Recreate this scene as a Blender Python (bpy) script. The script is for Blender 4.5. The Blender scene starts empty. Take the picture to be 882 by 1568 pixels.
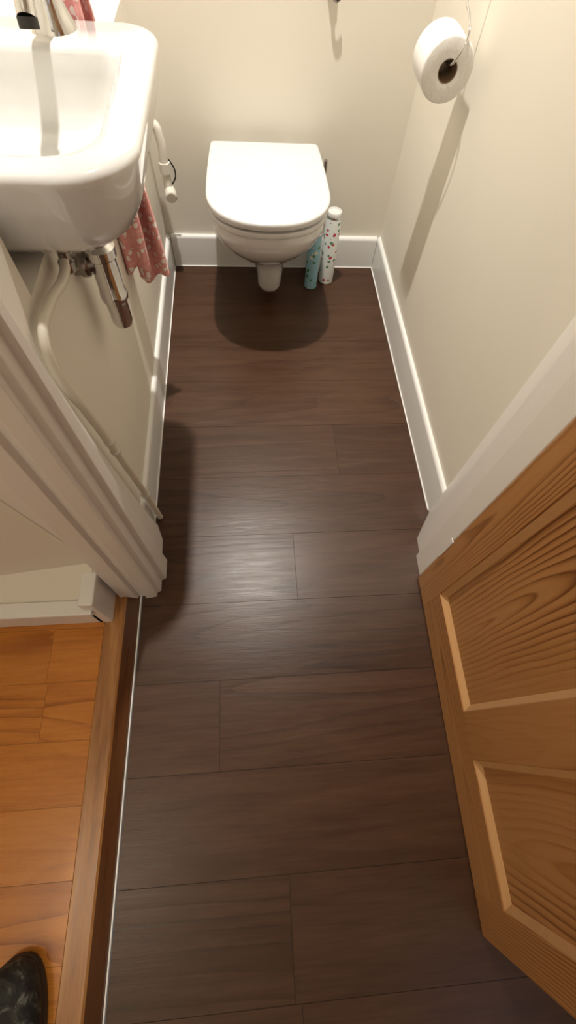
import bpy, bmesh, math, random
import numpy as np
from mathutils import Matrix, Vector
random.seed(4)
C=bpy.context.collection
scene=bpy.context.scene
scene.view_settings.view_transform='Standard'

# ------------------------------------------------------------ node helpers
def newmat(name):
    m=bpy.data.materials.new(name); m.use_nodes=True
    nt=m.node_tree; b=nt.nodes['Principled BSDF']
    return m,nt,b
def setin(b,**k):
    for n,v in k.items():
        n=n.replace('_',' ')
        if n in b.inputs: b.inputs[n].default_value=v
def noise(nt,scale=5,detail=4,vec=None,rough=.5,dist=0):
    n=nt.nodes.new('ShaderNodeTexNoise'); n.inputs['Scale'].default_value=scale
    n.inputs['Detail'].default_value=detail; n.inputs['Roughness'].default_value=rough; n.inputs['Distortion'].default_value=dist
    if vec: nt.links.new(vec,n.inputs['Vector'])
    return n
def mapping(nt,scale=(1,1,1),loc=(0,0,0),rot=(0,0,0)):
    t=nt.nodes.new('ShaderNodeTexCoord'); m=nt.nodes.new('ShaderNodeMapping')
    m.inputs['Scale'].default_value=scale; m.inputs['Location'].default_value=loc; m.inputs['Rotation'].default_value=rot
    nt.links.new(t.outputs['Object'],m.inputs['Vector']); return m.outputs['Vector']
def ramp(nt,fac,stops):
    r=nt.nodes.new('ShaderNodeValToRGB'); e=r.color_ramp.elements
    e[0].position=stops[0][0]; e[0].color=(*stops[0][1],1)
    e[1].position=stops[-1][0]; e[1].color=(*stops[-1][1],1)
    for p,c in stops[1:-1]:
        x=e.new(p); x.color=(*c,1)
    nt.links.new(fac,r.inputs['Fac']); return r.outputs['Color']
def math_(nt,op,a,b=None,c=None):
    n=nt.nodes.new('ShaderNodeMath'); n.operation=op
    for i,v in enumerate((a,b,c)):
        if v is None: continue
        if isinstance(v,(int,float)): n.inputs[i].default_value=v
        else: nt.links.new(v,n.inputs[i])
    return n.outputs[0]
def mix(nt,fac,a,b,mode='MIX'):
    n=nt.nodes.new('ShaderNodeMix'); n.data_type='RGBA'; n.blend_type=mode
    for i,v in ((0,fac),(6,a),(7,b)):
        if isinstance(v,(int,float)): n.inputs[i].default_value=v if i==0 else (v,v,v,1)
        elif isinstance(v,tuple): n.inputs[i].default_value=(*v,1)
        else: nt.links.new(v,n.inputs[i])
    return n.outputs[2]
def bump(nt,b,h,strength=.2,dist=.002):
    n=nt.nodes.new('ShaderNodeBump'); n.inputs['Strength'].default_value=strength; n.inputs['Distance'].default_value=dist
    nt.links.new(h,n.inputs['Height']); nt.links.new(n.outputs[0],b.inputs['Normal'])

def paint(name,col,rough=.6,bs=.08,nscale=60,var=.04,coat=0):
    m,nt,b=newmat(name); v=mapping(nt)
    n=noise(nt,2.2,3,v); c2=tuple(max(0,c*(1-var)) for c in col)
    nt.links.new(ramp(nt,n.outputs['Fac'],[(.3,c2),(.7,col)]),b.inputs['Base Color'])
    n2=noise(nt,nscale,4,v); bump(nt,b,n2.outputs['Fac'],bs,.002)
    setin(b,Roughness=rough,Coat_Weight=coat,Coat_Roughness=.1); return m
def wood(name,dark,mid,light,along='X',rough=.35,fig=3.5,rings=20,stretch=.1,bs=.15,vcol=0,fine=110,figw=.4,finew=.35,spec=.5,mask=(.42,.62)):
    m,nt,b=newmat(name)
    def S(q): return {'X':(q,1,1),'Y':(1,q,1),'Z':(1,1,q)}[along]
    at=None
    def vec(q,loc=(0,0,0)):
        v=mapping(nt,S(q),loc)
        if vcol:
            va=nt.nodes.new('ShaderNodeVectorMath'); va.operation='MULTIPLY_ADD'
            nt.links.new(at.outputs['Color'],va.inputs[0]); va.inputs[1].default_value=(7,9,5); nt.links.new(v,va.inputs[2]); v=va.outputs[0]
        return v
    if vcol:
        at=nt.nodes.new('ShaderNodeAttribute'); at.attribute_name='rnd'
    v=vec(stretch)
    n=noise(nt,fig,2.5,v,.35,.15)
    fld=math_(nt,'MULTIPLY',n.outputs['Fac'],rings)
    s=math_(nt,'POWER',math_(nt,'FRACT',fld),4.0)
    mk=nt.nodes.new('ShaderNodeMapRange'); mk.inputs[1].default_value=mask[0]; mk.inputs[2].default_value=mask[1]
    n4=noise(nt,2.6,2,vec(stretch*2.2,(3.3,1.7,2.1))); nt.links.new(n4.outputs['Fac'],mk.inputs[0])
    s=math_(nt,'MULTIPLY',s,mk.outputs[0])
    n2=noise(nt,fine,4,vec(.06),.7)
    n5=noise(nt,fine*.22,4,vec(.13,(1,2,3)),.6)
    n3=noise(nt,2.0,2,v)
    a=math_(nt,'MULTIPLY_ADD',n3.outputs['Fac'],.35,.325)
    a=math_(nt,'ADD',a,math_(nt,'MULTIPLY',math_(nt,'SUBTRACT',n2.outputs['Fac'],.5),finew))
    a=math_(nt,'ADD',a,math_(nt,'MULTIPLY',math_(nt,'SUBTRACT',n5.outputs['Fac'],.5),finew*1.3))
    a=math_(nt,'SUBTRACT',a,math_(nt,'MULTIPLY',s,figw))
    col=ramp(nt,a,[(.12,dark),(.47,mid),(.75,light)])
    if vcol:
        val=math_(nt,'MULTIPLY_ADD',at.outputs['Fac'],vcol,1-vcol/2)
        cc=nt.nodes.new('ShaderNodeCombineColor')
        for i in range(3): nt.links.new(val,cc.inputs[i])
        col=mix(nt,1.0,col,cc.outputs[0],'MULTIPLY')
    nt.links.new(col,b.inputs['Base Color'])
    r=math_(nt,'MULTIPLY_ADD',n2.outputs['Fac'],.2,rough-.1)
    nt.links.new(r,b.inputs['Roughness'])
    bump(nt,b,a,bs,.0015); setin(b,Specular_IOR_Level=spec)
    return m
def pine(name,u0,d0,tilt,l0,along='Z',freq=150,figw=.42,col=None,wob=.012,rough=.4):
    """sawn board: growth rings are wobbling cylinders about a tilted pith line -> cathedral arches and straight edge grain"""
    dark,mid,light=col or ((.15,.045,.010),(.43,.198,.066),(.54,.285,.115))
    m,nt,b=newmat(name)
    t=nt.nodes.new('ShaderNodeTexCoord'); sp=nt.nodes.new('ShaderNodeSeparateXYZ'); nt.links.new(t.outputs['Object'],sp.inputs[0])
    U,L=(sp.outputs[1],sp.outputs[2]) if along=='Z' else (sp.outputs[2],sp.outputs[1])
    st=.30
    sc=(1,1,st) if along=='Z' else (1,st,1)
    nv=mapping(nt,sc,(u0*3,d0*5,l0))
    wn=noise(nt,5,2.5,nv,.45,.0); wn2=noise(nt,22,2,nv,.5)
    u=math_(nt,'SUBTRACT',U,u0); u=math_(nt,'ADD',u,math_(nt,'MULTIPLY',math_(nt,'SUBTRACT',wn.outputs['Fac'],.5),wob*5))
    d=math_(nt,'MULTIPLY_ADD',math_(nt,'SUBTRACT',L,l0),tilt,d0)
    d=math_(nt,'ADD',d,math_(nt,'MULTIPLY',math_(nt,'SUBTRACT',wn.outputs['Fac'],.5),wob*2.4))
    r=math_(nt,'SQRT',math_(nt,'ADD',math_(nt,'MULTIPLY',u,u),math_(nt,'MULTIPLY',d,d)))
    r=math_(nt,'ADD',r,math_(nt,'MULTIPLY',wn2.outputs['Fac'],.004))
    fr=math_(nt,'FRACT',math_(nt,'MULTIPLY',r,freq))
    s=math_(nt,'POWER',fr,3.2)
    e=nt.nodes.new('ShaderNodeMapRange'); e.inputs[1].default_value=1.0; e.inputs[2].default_value=.86; e.inputs[3].default_value=0; e.inputs[4].default_value=1
    nt.links.new(fr,e.inputs[0]); s=math_(nt,'MULTIPLY',s,e.outputs[0])
    amp=noise(nt,3.5,2,mapping(nt,sc,(4,2,7))); am=nt.nodes.new('ShaderNodeMapRange'); am.inputs[1].default_value=.35; am.inputs[2].default_value=.65; am.inputs[3].default_value=.2; am.inputs[4].default_value=1.7
    nt.links.new(amp.outputs['Fac'],am.inputs[0]); s=math_(nt,'MULTIPLY',s,am.outputs[0])
    fs=(1,1,.03) if along=='Z' else (1,.03,1)
    f1=noise(nt,170,3,mapping(nt,fs),.7); big=noise(nt,3,3,mapping(nt,sc))
    a=math_(nt,'MULTIPLY_ADD',big.outputs['Fac'],.55,.31)
    a=math_(nt,'ADD',a,math_(nt,'MULTIPLY',math_(nt,'SUBTRACT',f1.outputs['Fac'],.5),.30))
    a=math_(nt,'SUBTRACT',a,math_(nt,'MULTIPLY',s,figw))
    nt.links.new(ramp(nt,a,[(.08,dark),(.50,mid),(.78,light)]),b.inputs['Base Color'])
    bump(nt,b,a,.07,.001); setin(b,Roughness=rough,Specular_IOR_Level=.4)
    return m
def plain(name,col,rough=.4,metal=0,coat=0,**k):
    m,nt,b=newmat(name); n=noise(nt,25,3,mapping(nt))
    c2=tuple(c*.96 for c in col)
    nt.links.new(ramp(nt,n.outputs['Fac'],[(.3,c2),(.7,col)]),b.inputs['Base Color'])
    setin(b,Roughness=rough,Metallic=metal,Coat_Weight=coat,Coat_Roughness=.05,**k); return m

M_wall=paint('cream_wall_paint',(.85,.805,.705),.62,.10,45)
M_ceil=paint('ceiling_paint',(.84,.83,.80),.8)
M_white=paint('white_gloss_paint',(.86,.86,.84),.28,.05,30,.02)
M_jamb=paint('aged_white_gloss',(.87,.83,.79),.33,.08,25,.04)
M_floor=wood('dark_vinyl_plank',(.018,.0072,.0038),(.062,.0275,.0142),(.108,.054,.030),'X',.35,5,16,.09,.5,.20,130,.18,.30,.38)
M_gap=plain('plank_gap',(.010,.005,.004),.8)
M_stile=pine('pine_stile',-.02,.05,.010,1.2,'Z',170,.42)
M_muntin=pine('pine_muntin',-.42,.03,.045,.1,'Z',120,.55)
M_panA=pine('pine_panel_a',-.20,.010,.085,.34,'Z',85,.52)
M_panB=pine('pine_panel_b',-.60,.018,-.080,.55,'Z',85,.52)
M_pineH=pine('pine_rail',.07,.03,.030,-.5,'Y',120,.45)
M_mould=wood('pine_moulding',(.42,.2,.07),(.60,.34,.15),(.70,.42,.2),'Y',.4,5,8,.2,.05,0,120,.1,.2)
M_hall=wood('varnished_hall_boards',(.30,.085,.010),(.58,.215,.033),(.70,.30,.055),'X',.27,4,18,.16,.06,.16,130,.32,.32,.4,(.42,.6))
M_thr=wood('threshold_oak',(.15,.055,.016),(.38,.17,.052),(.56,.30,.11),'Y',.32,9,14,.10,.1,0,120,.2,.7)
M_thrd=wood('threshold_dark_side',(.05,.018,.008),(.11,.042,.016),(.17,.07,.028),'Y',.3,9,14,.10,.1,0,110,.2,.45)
M_cer=plain('white_ceramic',(.80,.80,.79),.07,0,1)
M_seat=plain('white_seat_plastic',(.77,.775,.775),.16,0,.4)
M_chrome=plain('chrome',(.75,.75,.76),.1,1)
M_dchrome=plain('tarnished_chrome',(.30,.27,.25),.22,1)
M_dark=plain('dark_gap',(.02,.018,.016),.6)
M_plast=plain('white_pipe_plastic',(.80,.77,.69),.35)
M_pipe=plain('painted_pipe',(.78,.73,.62),.4)
M_card=plain('cardboard_core',(.17,.10,.055),.9)
M_brass=plain('brass',(.7,.48,.2),.3,1)
M_cable=plain('black_cable',(.02,.02,.02),.5)

def tissue():
    m,nt,b=newmat('toilet_tissue'); v=mapping(nt); n=noise(nt,220,3,v)
    nt.links.new(ramp(nt,n.outputs['Fac'],[(.3,(.80,.78,.75)),(.7,(.88,.87,.85))]),b.inputs['Base Color'])
    bump(nt,b,n.outputs['Fac'],.4,.001); setin(b,Roughness=.95); return m
M_tis=tissue()
def towelmat():
    m,nt,b=newmat('pink_spotted_towel'); v=mapping(nt)
    vo=nt.nodes.new('ShaderNodeTexVoronoi'); vo.inputs['Scale'].default_value=58; nt.links.new(v,vo.inputs['Vector'])
    n=noise(nt,140,3,v)
    a=math_(nt,'ADD',vo.outputs['Distance'],math_(nt,'MULTIPLY',n.outputs['Fac'],.4))
    c=ramp(nt,a,[(.52,(.96,.86,.82)),(.60,(.80,.34,.33)),(1.0,(.87,.44,.42))])
    nt.links.new(c,b.inputs['Base Color']); bump(nt,b,n.outputs['Fac'],.8,.003); setin(b,Roughness=.95); return m
M_towel=towelmat()
def floral(name,base,cols,scale=38):
    m,nt,b=newmat(name); v=mapping(nt)
    vo=nt.nodes.new('ShaderNodeTexVoronoi'); vo.inputs['Scale'].default_value=scale; nt.links.new(v,vo.inputs['Vector'])
    sep=nt.nodes.new('ShaderNodeSeparateColor'); nt.links.new(vo.outputs['Color'],sep.inputs[0])
    pc=ramp(nt,sep.outputs[0],[(0,cols[0]),(.5,cols[1]),(1,cols[2])]); pc.node.color_ramp.interpolation='CONSTANT'
    n=noise(nt,90,2,v); a=math_(nt,'ADD',vo.outputs['Distance'],math_(nt,'MULTIPLY',n.outputs['Fac'],.5))
    f=math_(nt,'LESS_THAN',a,.55)
    nt.links.new(mix(nt,f,base,pc),b.inputs['Base Color']); setin(b,Roughness=.25); return m
M_can1=floral('teal_floral_can',(.30,.55,.66),[(.78,.78,.62),(.08,.25,.10),(.50,.16,.18)],48)
M_can2=floral('white_floral_can',(.80,.83,.80),[(.50,.05,.07),(.14,.26,.16),(.72,.38,.40)],48)
def shoemat():
    m,nt,b=newmat('slipper_fabric'); v=mapping(nt); n=noise(nt,30,5,v,.6,1.2)
    nt.links.new(ramp(nt,n.outputs['Fac'],[(.45,(.008,.008,.009)),(.56,(.03,.035,.03)),(.66,(.20,.20,.18))]),b.inputs['Base Color'])
    bump(nt,b,n.outputs['Fac'],.3,.004); setin(b,Roughness=.7); return m
M_shoe=shoemat()

# ------------------------------------------------------------ mesh helpers
def obj(name,verts,faces,mats,parent=None,smooth=False,fm=None,bevel=0,seg=2,subsurf=0,recalc=True):
    me=bpy.data.meshes.new(name); me.from_pydata([tuple(v) for v in verts],[],faces)
    if not isinstance(mats,(list,tuple)): mats=[mats]
    for m in mats: me.materials.append(m)
    if fm:
        for p,i in zip(me.polygons,fm): p.material_index=i
    if recalc:
        bm=bmesh.new(); bm.from_mesh(me); bmesh.ops.recalc_face_normals(bm,faces=bm.faces); bm.to_mesh(me); bm.free()
    if smooth:
        for p in me.polygons: p.use_smooth=True
    o=bpy.data.objects.new(name,me); C.objects.link(o)
    if parent: o.parent=parent
    if bevel:
        b=o.modifiers.new('b','BEVEL'); b.width=bevel; b.segments=seg; b.limit_method='ANGLE'; b.angle_limit=math.radians(40)
        for p in me.polygons: p.use_smooth=True
        w=o.modifiers.new('w','WEIGHTED_NORMAL'); w.keep_sharp=True
    return o
def boxdata(x0,x1,y0,y1,z0,z1,off=0):
    v=[(x0,y0,z0),(x1,y0,z0),(x1,y1,z0),(x0,y1,z0),(x0,y0,z1),(x1,y0,z1),(x1,y1,z1),(x0,y1,z1)]
    f=[(0,3,2,1),(4,5,6,7),(0,1,5,4),(1,2,6,5),(2,3,7,6),(3,0,4,7)]
    return v,[tuple(i+off for i in q) for q in f]
def boxes(name,lst,mat,parent=None,bevel=0,fm=None):
    V=[];F=[]
    for b in lst:
        v,f=boxdata(*b,off=len(V)); V+=v;F+=f
    return obj(name,V,F,mat,parent,bevel=bevel,fm=[i for i in fm for _ in range(6)] if fm else None)
def prism(name,poly,z0,z1,mat,parent=None,axis='Z',bevel=0,fm=None):
    n=len(poly)
    if axis=='Z': V=[(a,b,z0) for a,b in poly]+[(a,b,z1) for a,b in poly]
    elif axis=='Y': V=[(a,z0,b) for a,b in poly]+[(a,z1,b) for a,b in poly]
    else: V=[(z0,a,b) for a,b in poly]+[(z1,a,b) for a,b in poly]
    F=[tuple(range(n))[::-1],tuple(range(n,2*n))]+[(i,(i+1)%n,(i+1)%n+n,i+n) for i in range(n)]
    return obj(name,V,F,mat,parent,bevel=bevel,fm=fm)
def loft(name,rings,mat,parent=None,cap0=True,cap1=True,smooth=True,closed=True,bevel=0):
    n=len(rings[0]); V=[p for r in rings for p in r]; F=[]
    for k in range(len(rings)-1):
        for i in range(n if closed else n-1):
            j=(i+1)%n; F.append((k*n+i,k*n+j,(k+1)*n+j,(k+1)*n+i))
    if cap0: F.append(tuple(range(n))[::-1])
    if cap1: F.append(tuple(range((len(rings)-1)*n,len(rings)*n)))
    return obj(name,V,F,mat,parent,smooth=smooth,bevel=bevel)
def lathe(name,prof,center,mat,parent=None,axis=(0,0,1),n=32,cap0=True,cap1=True):
    ax=Vector(axis).normalized(); q=ax.to_track_quat('Z','Y'); c=Vector(center)
    rings=[[c+q@Vector((r*math.cos(2*math.pi*i/n),r*math.sin(2*math.pi*i/n),h)) for i in range(n)] for r,h in prof]
    o=loft(name,rings,mat,parent,cap0,cap1)
    m=o.modifiers.new('e','EDGE_SPLIT'); m.split_angle=math.radians(35)
    return o
def tube(name,pts,r,mat,parent=None,cyc=False,kind='smooth'):
    c=bpy.data.curves.new(name,'CURVE'); c.dimensions='3D'; c.bevel_depth=r; c.bevel_resolution=5; c.use_fill_caps=True
    s=c.splines.new('BEZIER'); s.bezier_points.add(len(pts)-1)
    for bp,p in zip(s.bezier_points,pts):
        bp.co=p; bp.handle_left_type=bp.handle_right_type='AUTO' if kind=='smooth' else 'VECTOR'
    s.use_cyclic_u=cyc; s.resolution_u=14
    c.materials.append(mat)
    o=bpy.data.objects.new(name,c); C.objects.link(o)
    dg=bpy.context.evaluated_depsgraph_get(); me=bpy.data.meshes.new_from_object(o.evaluated_get(dg))
    bpy.data.objects.remove(o); 
    for p in me.polygons: p.use_smooth=True
    o=bpy.data.objects.new(name,me); C.objects.link(o)
    if parent: o.parent=parent
    return o
def empty(name,loc=(0,0,0),rz=0):
    e=bpy.data.objects.new(name,None); e.empty_display_size=.05; e.location=loc; e.rotation_euler=(0,0,rz); C.objects.link(e); return e
def rrect(x0,x1,y0,y1,rs,z,n=10):
    out=[]
    for (cx,cy,a0),r in zip([(x1,y0,-90),(x1,y1,0),(x0,y1,90),(x0,y0,180)],rs):
        sx=-1 if cx==x1 else 1; sy=1 if cy==y0 else -1
        ox,oy=cx+sx*r,cy+sy*r
        for i in range(n):
            a=math.radians(a0+90*i/(n-1)); out.append((ox+r*math.cos(a),oy+r*math.sin(a),z))
    return out

# ------------------------------------------------------------ room shell
XL,XR,YB=-.31,.56,1.81
CEIL=2.65
boxes('wall_back',[(-.72,.68,YB,YB+.1,-.02,CEIL)],M_wall)
boxes('wall_right',[(XR,XR+.1,.40,YB,-.02,CEIL)],M_wall)
boxes('wall_left',[(-.72,XL,.588,YB,-.02,.757),(-.72,XL,.45,.588,-.02,CEIL),(-.72,-.62,.588,YB,.757,CEIL)],M_wall)
boxes('wall_doorway',[(XR,1.1,.385,.50,0,CEIL),(XL,XR,.39,.47,2.03,CEIL)],M_wall)
boxes('wall_panelled',[(-1.3,-.305,.385,.45,.04,CEIL)],M_jamb)
boxes('ceiling',[(-1.4,1.2,-1.7,YB,CEIL,CEIL+.05)],M_ceil)
boxes('wall_hall',[(-1.4,1.2,-1.75,-1.65,0,CEIL),(1.0,1.1,-1.65,.39,0,CEIL),(-1.4,-1.3,-1.65,.45,0,CEIL)],M_wall)

def planks(name,x0,x1,y0,y1,pitch,ph,joints,z0,z1,mat,gap,plen=1.25,drop=.0012):
    V=[];F=[];cols=[]
    k0=math.floor((y0-ph)/pitch); k1=math.ceil((y1-ph)/pitch)
    for k in range(k0,k1):
        a=max(y0,ph+k*pitch); b=min(y1,ph+(k+1)*pitch)
        if b-a<.003: continue
        j=joints.get(k,random.uniform(x0,x0+plen)); js=[j+i*plen for i in range(-4,5)]
        xs=[x0]+[q for q in js if x0+.02<q<x1-.02]+[x1]
        for p,q in zip(xs[:-1],xs[1:]):
            v,f=boxdata(p+gap*.5,q-gap*.5,a+gap*.5,b-gap*.5,z0,z1,len(V)); V+=v;F+=f
            cols+= [(random.random(),random.random(),random.random(),1)]*6
    v,f=boxdata(x0,x1,y0,y1,z0-.01,z1-drop,len(V)); V+=v;F+=f
    o=obj(name,V,F,[mat,M_gap],fm=[0]*len(cols)+[1]*6)
    at=o.data.color_attributes.new('rnd','FLOAT_COLOR','CORNER')
    for p in o.data.polygons:
        c=cols[p.index] if p.index<len(cols) else (0,0,0,1)
        for li in p.loop_indices: at.data[li].color=c
    return o
planks('floor',-.312,1.1,-1.65,YB,.2015,.1345,{0:.75,1:.115,2:.60,3:.281,-1:-.10,4:.70,5:.62,6:.72,7:.66,-2:.62,-3:.05},-.02,0,M_floor,.0010,1.25,.0008)
planks('floor_hall',-1.3,-.392,-1.65,.384,.128,.02,{},0,.04,M_hall,.0006,.9,.0006)
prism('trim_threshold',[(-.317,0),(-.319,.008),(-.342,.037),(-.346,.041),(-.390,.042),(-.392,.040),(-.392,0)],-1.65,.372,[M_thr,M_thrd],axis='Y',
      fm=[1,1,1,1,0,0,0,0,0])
boxes('trim_caulk',[(-.3170,-.3138,-1.65,.37,0,.003)],M_white)

def skirt(name,axis,a0,a1,face,back,h=.125):
    s=1 if back>face else -1
    poly=[(face,0),(face,h-.012),(face+s*.004,h-.004),(face+s*.009,h),(back,h),(back,0)]
    return prism(name,poly,a0,a1,M_white,axis=axis,bevel=.0015)
skirt('baseboard_left','Y',.545,YB-.001,-.295,XL)
skirt('baseboard_right','Y',.50,YB-.001,.546,XR)
skirt('baseboard_back','X',-.294,.545,1.792,YB)
boxes('trim_bead',[(-.295,-.292,.56,1.79,0,.003),(.543,.546,.60,1.79,0,.003),(-.295,.546,1.789,1.792,0,.003)],M_white)

PL=[(-.33,.545),(-.300,.590),(-.286,.582),(-.268,.532),(-.266,.475),(-.251,.468),(-.251,.412),(-.262,.408),(-.262,.378),(-.272,.372),(-.272,.362),(-.300,.358),(-.304,.366),(-.318,.366),(-.322,.356),(-.360,.352),(-.366,.372),(-.366,.395),(-.33,.40)]
def lean(p,z):
    x,y=p; g=(min(z,.95)/.95)**.8
    if y>.395: y=.395+(y-.395)*(1-.72*g)
    return (x,y,z)
loft('trim_frame_left',[[lean(p,z) for p in PL] for z in (0,.08,.16,.3,.45,.6,.78,.95,2.03)],M_jamb,smooth=False,bevel=.0015)
prism('trim_frame_right',[(.60,.50),(.575,.605),(.553,.600),(.545,.590),(.490,.505),(.487,.455),(.476,.450),(.474,.388),(.486,.384),(.49,.372),(.545,.366),(.55,.385),(.60,.39)],0,2.03,M_jamb,bevel=.002)
boxes('trim_frame_head',[(-.266,.487,.388,.47,2.0,2.035),(-.33,.55,.36,.39,2.0,2.07)],M_jamb,bevel=.002)

boxes('baseboard_hall',[(-1.29,-.388,.288,.384,.04,.145),(-1.29,-.384,.278,.315,.140,.160),(-.404,-.370,.288,.384,.04,.20)],M_white,bevel=.004)
A=(-.406,.312,.150);A2=(-1.29,.312,.150);B=(-.372,.3845,.218);Cc=(-.484,.3845,.826)
obj('trim_panel_slope',[A,B,Cc,(-1.29,.3845,.826),A2],[(0,1,4),(1,2,4),(2,3,4)],M_wall,recalc=False)
tube('trim_panel_edge',[B,(-.427,.3845,.523),Cc],.0012,M_pipe,kind='v')

# ------------------------------------------------------------ door (open, 4 panel pine)
DR=empty('door_1',(.466,.380,0),-.0257)
W=.78;T=.04;Hh=1.965
boxes('stiles',[(0,T,-.087,0,.006,Hh),(0,T,-W,-W+.075,.006,Hh),(0,T,-.455,-.358,.13,1.86)],[M_stile,M_muntin],DR,bevel=.0025,fm=[0,0,1])
boxes('rails',[(0.0003,T-.0003,-W+.074,-.086,.006,.134),(0.0003,T-.0003,-W+.074,-.086,.76,.95),(0.0003,T-.0003,-W+.074,-.086,1.85,Hh-.0005)],M_pineH,DR,bevel=.0015)
pan=[(-.358,-.087,.134,.76),(-.705,-.455,.134,.76),(-.358,-.087,.95,1.85),(-.705,-.455,.95,1.85)]
boxes('panels',[(.014,T-.014,a-.004,b+.004,c-.004,d+.004) for a,b,c,d in pan],[M_panA,M_panB],DR,fm=[0,1,0,1])
V=[];F=[]
for a,b,c,d in pan:
    for x0,x1 in ((0.003,.0145),(T-.003,T-.0145)):
        i=len(V); w=.013
        V+=[(x0,a,c),(x0,b,c),(x0,b,d),(x0,a,d),(x1,a+w,c+w),(x1,b-w,c+w),(x1,b-w,d-w),(x1,a+w,d-w)]
        F+=[(i,i+1,i+5,i+4),(i+1,i+2,i+6,i+5),(i+2,i+3,i+7,i+6),(i+3,i,i+4,i+7)]
obj('panel_moulding',V,F,M_mould,DR)
lathe('knob',[(.026,0),(.026,.006),(.010,.010),(.010,.03),(.024,.042),(.027,.055),(.018,.066),(.001,.068)],(0,-.735,.98),M_brass,DR,axis=(-1,0,0))
boxes('hinge',[(-.002,.001,-.003,.010,.18,.27),(-.002,.001,-.003,.010,1.6,1.69)],M_jamb,DR,bevel=.001)

# ------------------------------------------------------------ toilet
TO=empty('toilet'); TX=.076
def dshape(yf,yb,hw,z,ym=None,hwb=None,p=2.25,n=22,rb=.03,cx=TX):
    if hwb is None: hwb=hw
    L=(ym if ym else yf+hw*.95)-yf; out=[]
    yc=yf+L
    for i in range(n+1):
        t=math.pi*i/n
        c,s=math.cos(t),math.sin(t)
        out.append((cx+hw*math.copysign(abs(c)**(2/p),c)*1.0, yc-L*abs(s)**(2/p), z))
    side=[]
    for k in range(1,5):
        t=k/5; side.append((-(hw+(hwb-hw)*t*t), yc+(yb-rb-yc)*t))
    corner=[(-(hwb-rb+rb*math.cos(a)), yb-rb+rb*math.sin(a)) for a in [math.radians(q) for q in (0,30,60,90)]]
    left=side+corner
    out+= [(cx+x,y,z) for x,y in left]
    out+= [(cx-x,y,z) for x,y in left[::-1]]
    return out
def scale_ring(r,cx,cy,s,z): return [(cx+(x-cx)*s,cy+(y-cy)*s,z) for x,y,_ in r]
yb=1.806
spec=[(1.568,.036,.050),(1.552,.043,.056),(1.540,.047,.075),(1.525,.051,.14),(1.510,.060,.185),(1.475,.088,.220),(1.425,.122,.253),(1.375,.150,.295),(1.337,.168,.335),(1.318,.177,.37),(1.312,.180,.40),(1.318,.176,.408)]
rings=[dshape(a,yb,w,z,ym=a+min(.16,w*1.0+.02),hwb=w*(.98 if z>.3 else .95),rb=min(.012,w*.3),cx=TX+(.014 if z<.15 else .014*max(0,(.26-z)/.11))) for a,w,z in spec]
loft('bowl',rings,M_cer,TO)
def slab(name,yf,yb,hw,hwb,z0,z1,mat,rb=.03,edge=.006):
    o0=dshape(yf,yb,hw,0,ym=yf+.175,hwb=hwb,rb=rb); cy=(yf+yb)/2
    rg=[]
    for s,z in [(.96,z0),(.99,z0+.0005),(1-.004,z0+edge*.4),(1,z0+edge),(1,z1-edge),(1-.005,z1-edge*.35),(.982,z1-.001),(.95,z1)]:
        rg.append(scale_ring(o0,TX,cy,s,z))
    rg.append(scale_ring(o0,TX,cy,.5,z1+.0005))
    return loft(name,rg,mat,TO)
slab('seat',1.303,1.755,.187,.178,.409,.427,M_seat)
slab('lid',1.298,1.765,.1895,.179,.435,.457,M_seat,rb=.013,edge=.007)
boxes('hinge_gap',[(TX-.15,TX+.15,1.70,1.75,.405,.436)],M_dark,TO)
for s in (-1,1):
    lathe('hinge_%d'%s,[(.011,0),(.011,.05)],(TX+s*.08-.025,1.772,.425),M_chrome,TO,axis=(1,0,0))

# ------------------------------------------------------------ basin
BA=empty('wash_basin')
ox=(-.56,-.132,.602,1.092)
def oring(i,z,ra=.105,rb=.06): return rrect(ox[0]+i,ox[1]-i,ox[2]+i,ox[3]-i*.4,[max(.02,ra-i*.6),max(.02,rb-i*.5),max(.02,rb-i*.5),max(.02,ra-i*.6)],z,12)
bx=(-.505,-.187,.662,.985)
def iring(i,z,r=.07,rf=.03): return rrect(bx[0]+i,bx[1]-i,bx[2]+i,bx[3]-i,[r,rf+i*.4,rf+i*.4,r],z,12)
rg=[oring(.13,.7585),oring(.09,.763),oring(.055,.778),oring(.03,.800),oring(.014,.83),oring(.006,.862),oring(.001,.886),oring(.000,.892),oring(.002,.897),oring(.006,.9005),oring(.012,.902),
    iring(-.012,.902),iring(-.006,.901),iring(-.001,.898),iring(.003,.892),iring(.010,.87),iring(.022,.835),iring(.036,.812),iring(.055,.800),iring(.09,.796)]
loft('bowl',rg,M_cer,BA)
lathe('waste',[(.024,0),(.024,.002),(.017,.0025),(.016,.001)],(-.345,.80,.7965),M_chrome,BA)
tx,ty=-.296,1.050
lathe('tap_body',[(.034,0),(.033,.006),(.027,.018),(.021,.035),(.019,.06),(.020,.085),(.017,.098),(.006,.103)],(tx,ty,.902),M_chrome,BA)
tube('tap_spout',[(tx,ty-.005,.955),(tx-.001,ty-.05,.974),(tx-.002,ty-.10,.965),(tx-.002,ty-.118,.944)],.0135,M_chrome,BA)
lathe('spout_end',[(.014,0),(.014,.012),(.010,.012)],(tx-.002,ty-.119,.946),M_dark,BA,axis=(0,-.25,-1))
tube('tap_lever',[(tx,ty,1.0),(tx+.004,ty+.01,1.025),(tx+.006,ty-.03,1.042)],.006,M_chrome,BA)
TR=empty('sink_trap'); cx,cy=-.262,.80
lathe('tailpiece',[(.016,.69),(.016,.765)],(cx,cy,0),M_dchrome,TR)
lathe('nut_top',[(.021,.722),(.025,.726),(.025,.742),(.021,.746)],(cx,cy,0),M_dchrome,TR,n=10)
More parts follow.
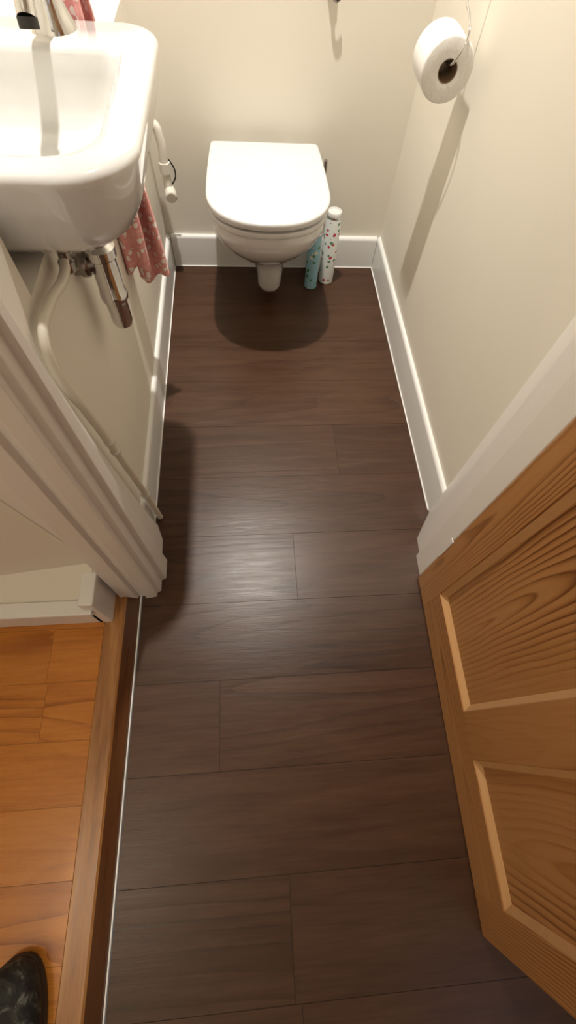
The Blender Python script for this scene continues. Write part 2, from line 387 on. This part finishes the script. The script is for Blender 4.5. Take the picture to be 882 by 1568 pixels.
lathe('bottle',[(.006,.533),(.018,.536),(.021,.545),(.021,.592),(.026,.597),(.027,.604),(.026,.612),(.024,.616),(.024,.680),(.028,.684),(.028,.700),(.020,.708)],(cx,cy,0),M_chrome,TR)
tube('outlet',[(cx,cy,.672),(cx-.02,cy-.01,.672),(XL-.005,cy-.02,.672)],.014,M_dchrome,TR)
lathe('outlet_nut',[(.020,0),(.022,.003),(.022,.014),(.020,.017)],(cx-.024,cy-.008,.672),M_dchrome,TR,axis=(-1,-.1,0),n=12)
SP=empty('supply_pipe')
tube('pipe',[(-.286,.70,.745),(-.286,.67,.735),(-.290,.585,.745),(-.293,.535,.735),(-.294,.515,.68),(-.288,.528,.58),(-.284,.550,.43),(-.281,.583,.2),(-.279,.604,.005)],.0078,M_pipe,SP)
lathe('valve',[(.009,0),(.013,.004),(.013,.018),(.009,.022),(.009,.032),(.012,.036),(.012,.045),(.006,.047)],(-.286,.695,.722),M_dchrome,SP,axis=(0,.1,1),n=12)
for z,y in ((.42,.552),(.46,.546),(.17,.588)): lathe('clip_%d'%int(z*100),[(.0115,0),(.0115,.008)],(-.283,y,z),M_plast,SP,axis=(0,-.17,1),n=16)

WP=empty('waste_pipe')
tube('pipe',[(-.262,1.74,.30),(-.262,1.74,.40),(-.264,1.742,.47),(-.275,1.744,.50),(-.315,1.745,.505)],.014,M_plast,WP)
lathe('cap',[(.017,0),(.017,.012),(.020,.014),(.020,.040),(.016,.043),(.002,.043)],(-.258,1.745,.315),M_plast,WP,axis=(.15,-1,-.15),n=24)
lathe('joint',[(.018,0),(.018,.03)],(-.262,1.74,.37),M_plast,WP,n=24)
tube('cable',[(-.268,1.75,.42),(-.245,1.75,.40),(-.232,1.755,.36),(-.245,1.76,.33),(-.27,1.77,.31)],.0025,M_cable,WP)

TW=empty('hand_towel')
tube('rail',[(-.612,1.135,.985),(-.61,1.135,.99),(-.22,1.135,.99)],.005,M_chrome,TW,kind='v')
def towel(name,x0,x1,y,z0,z1,fold,ph,flare,sk=0):
    nx,nz=28,40; th=.007
    fr=[];bk=[]
    for k in range(nz+1):
        t=k/nz; z=z1+(z0-z1)*t
        w=(x1-x0)*(.45+.55*min(1,t*flare)); c=(x0+x1)/2-sk*(1-t)
        a=[];b=[]
        for i in range(nx+1):
            s=i/nx
            x=c+(s-.5)*w; dy=fold*(math.sin(s*math.pi*3.2+ph+t*1.3)+.35*math.sin(s*9+ph*2+t*4))*(.6+.6*t)
            zz=z-(.012*math.sin(s*5+ph) if k==nz else 0)
            a.append((x,y+dy-th,zz)); b.append((x,y+dy+th,zz))
        fr.append(a);bk.append(b)
    rg=[a+b[::-1] for a,b in zip(fr,bk)]
    return loft(name,rg,M_towel,TW)
towel('towel_front',-.290,-.208,1.150,.400,.99,.011,.4,1.2,.03)
towel('towel_rear',-.309,-.248,1.110,.445,.99,.007,1.8,1.2)
towel('towel_side',-.50,-.42,1.14,.80,.99,.010,1.1,1.2)

# ------------------------------------------------------------ toilet roll + holder
TP=empty('toilet_roll_holder'); ax=.477; az=.783; y0=1.335; y1=1.44
R=.0595; n=48
prof=[(.0215,y0+.004),(.0215,y0),(.024,y0-.0006),(R-.004,y0),(R-.001,y0+.0015),(R,y0+.004),(R,y1-.004),(R-.004,y1),(.0215,y1)]
ri=[[(ax+r*math.cos(2*math.pi*i/n),y,az+r*math.sin(2*math.pi*i/n)) for i in range(n)] for r,y in prof]
loft('paper_roll',ri,M_tis,TP,False,False)
ri=[[(ax+r*math.cos(2*math.pi*i/n),y,az+r*math.sin(2*math.pi*i/n)) for i in range(n)] for r,y in [(.0214,y0-.0005),(.0214,y1),(.0200,y1),(.0200,y0-.0005),(.0214,y0-.0005)]]
loft('core',ri,M_card,TP,False,False)
tube('wire',[(ax,y1+.012,az+.015),(ax,y0-.008,az+.014),(ax+.004,y0-.016,az+.022),(ax+.018,y0-.017,az+.06),(ax+.02,y0+.02,az+.085),(ax+.02,1.39,az+.10),(XR-.006,1.42,az+.14)],.0028,M_chrome,TP)
lathe('wall_plate',[(.02,0),(.02,.006),(.012,.010)],(XR,1.42,az+.14),M_chrome,TP,axis=(-1,0,0))

HK=empty('wall_hook')
lathe('plate',[(.016,0),(.016,.004),(.012,.012),(.010,.017),(.002,.019)],(.262,YB,.795),M_dchrome,HK,axis=(0,-1,0))
tube('hook',[(.262,1.795,.795),(.264,1.788,.782),(.272,1.784,.776),(.286,1.784,.785)],.005,M_dchrome,HK)

def can(name,x,y,h,r,body,capm):
    e=empty(name)
    lathe('body',[(r-.003,0),(r,.003),(r,h-.018),(r-.001,h-.016)],(x,y,0.0005),body,e)
    lathe('rim',[(r+.0004,h-.018),(r+.0006,h-.014),(r-.002,h-.010)],(x,y,0),M_chrome,e)
    lathe('cap',[(r-.003,h-.014),(r-.003,h-.003),(r-.005,h),(r-.009,h+.0005),(r-.011,h-.004),(.001,h-.004)],(x,y,0),capm,e)
can('air_freshener_can',.266,1.668,.235,.0255,M_can1,plain('cap_teal',(.20,.42,.44),.3))
can('air_freshener_can.001',.334,1.706,.278,.0300,M_can2,plain('cap_white',(.80,.80,.78),.3))
BR=empty('toilet_brush')
lathe('holder',[(.020,0.0005),(.022,.004),(.020,.12),(.018,.12),(.018,.02)],(.290,1.768,0),M_plast,BR,cap1=False)
lathe('handle',[(.004,.02),(.0045,.36),(.006,.365),(.006,.405),(.002,.41)],(.290,1.768,0),M_dchrome,BR,n=16)

SL=empty('slipper',(-.452,-.475,.04),.10)
def foot(z,s,L=1.0):
    out=[]
    for i in range(36):
        a=2*math.pi*i/36; yy=math.sin(a); xx=math.cos(a)
        w=.050*(1+.12*yy)*(1-.10*math.cos(2*a)*(yy<0))
        out.append((math.copysign(abs(xx)**.75,xx)*w*s,math.copysign(abs(yy)**.85,yy)*.138*(s*.3+.7)*L,z))
    return out
loft('sole',[foot(0.0005,.96),foot(.003,1.02),foot(.016,1.02),foot(.019,.98)],M_cable,SL)
loft('upper',[foot(.018,1.0),foot(.035,1.02),foot(.052,.93),foot(.064,.74),foot(.069,.45),foot(.070,.12)],M_shoe,SL)

# ------------------------------------------------------------ lights
LX,LY=-.03,1.33
lathe('ceiling_downlight',[(.055,0),(.058,-.006),(.045,-.010),(.040,-.002)],(LX,LY,CEIL),M_chrome,None)
def light(name,kind,loc,energy,col,**k):
    l=bpy.data.lights.new(name,kind); l.energy=energy; l.color=col
    for a,b in k.items(): setattr(l,a,b)
    o=bpy.data.objects.new(name,l); o.location=loc; C.objects.link(o); return o
light('downlight_lamp','SPOT',(LX,LY,CEIL-.03),218,(1,.94,.85),spot_size=math.radians(86),spot_blend=1,shadow_soft_size=.035)
h=light('hall_lamp','POINT',(-.95,-.75,2.3),17,(1,.86,.68),shadow_soft_size=.10)
c=light('hall_daylight','AREA',(.93,-1.2,1.3),1.0,(.45,.6,1),size=.5); c.rotation_euler=(math.radians(60),0,math.radians(60))
w=bpy.data.worlds.new('w'); scene.world=w; w.use_nodes=True
w.node_tree.nodes['Background'].inputs[0].default_value=(1,.95,.88,1); w.node_tree.nodes['Background'].inputs[1].default_value=.1

# ------------------------------------------------------------ camera
f,pitch,yaw,roll=672.4854,1.0948,-.1701,.1187
cp,sp=math.cos(pitch),math.sin(pitch)
h_=np.array([0,-sp,cp]); d_=np.array([0,cp,sp]); x_=np.array([1.,0,0])
cyw,syw=math.cos(yaw),math.sin(yaw)
h2=h_*cyw+x_*syw; x2=x_*cyw-h_*syw
cr,sr=math.cos(roll),math.sin(roll)
Rm=np.array([[cr,-sr,0],[sr,cr,0],[0,0,1]])
X,Hx,D=Rm@x2,Rm@h2,Rm@d_
cam=bpy.data.cameras.new('camera'); co=bpy.data.objects.new('camera',cam); C.objects.link(co)
cam.sensor_fit='VERTICAL'; cam.sensor_height=36; cam.lens=36*f/1568; cam.clip_start=.01
co.matrix_world=Matrix(((X[0],-X[1],-X[2],0),(Hx[0],-Hx[1],-Hx[2],0),(-D[0],D[1],D[2],1.2),(0,0,0,1)))
scene.camera=co
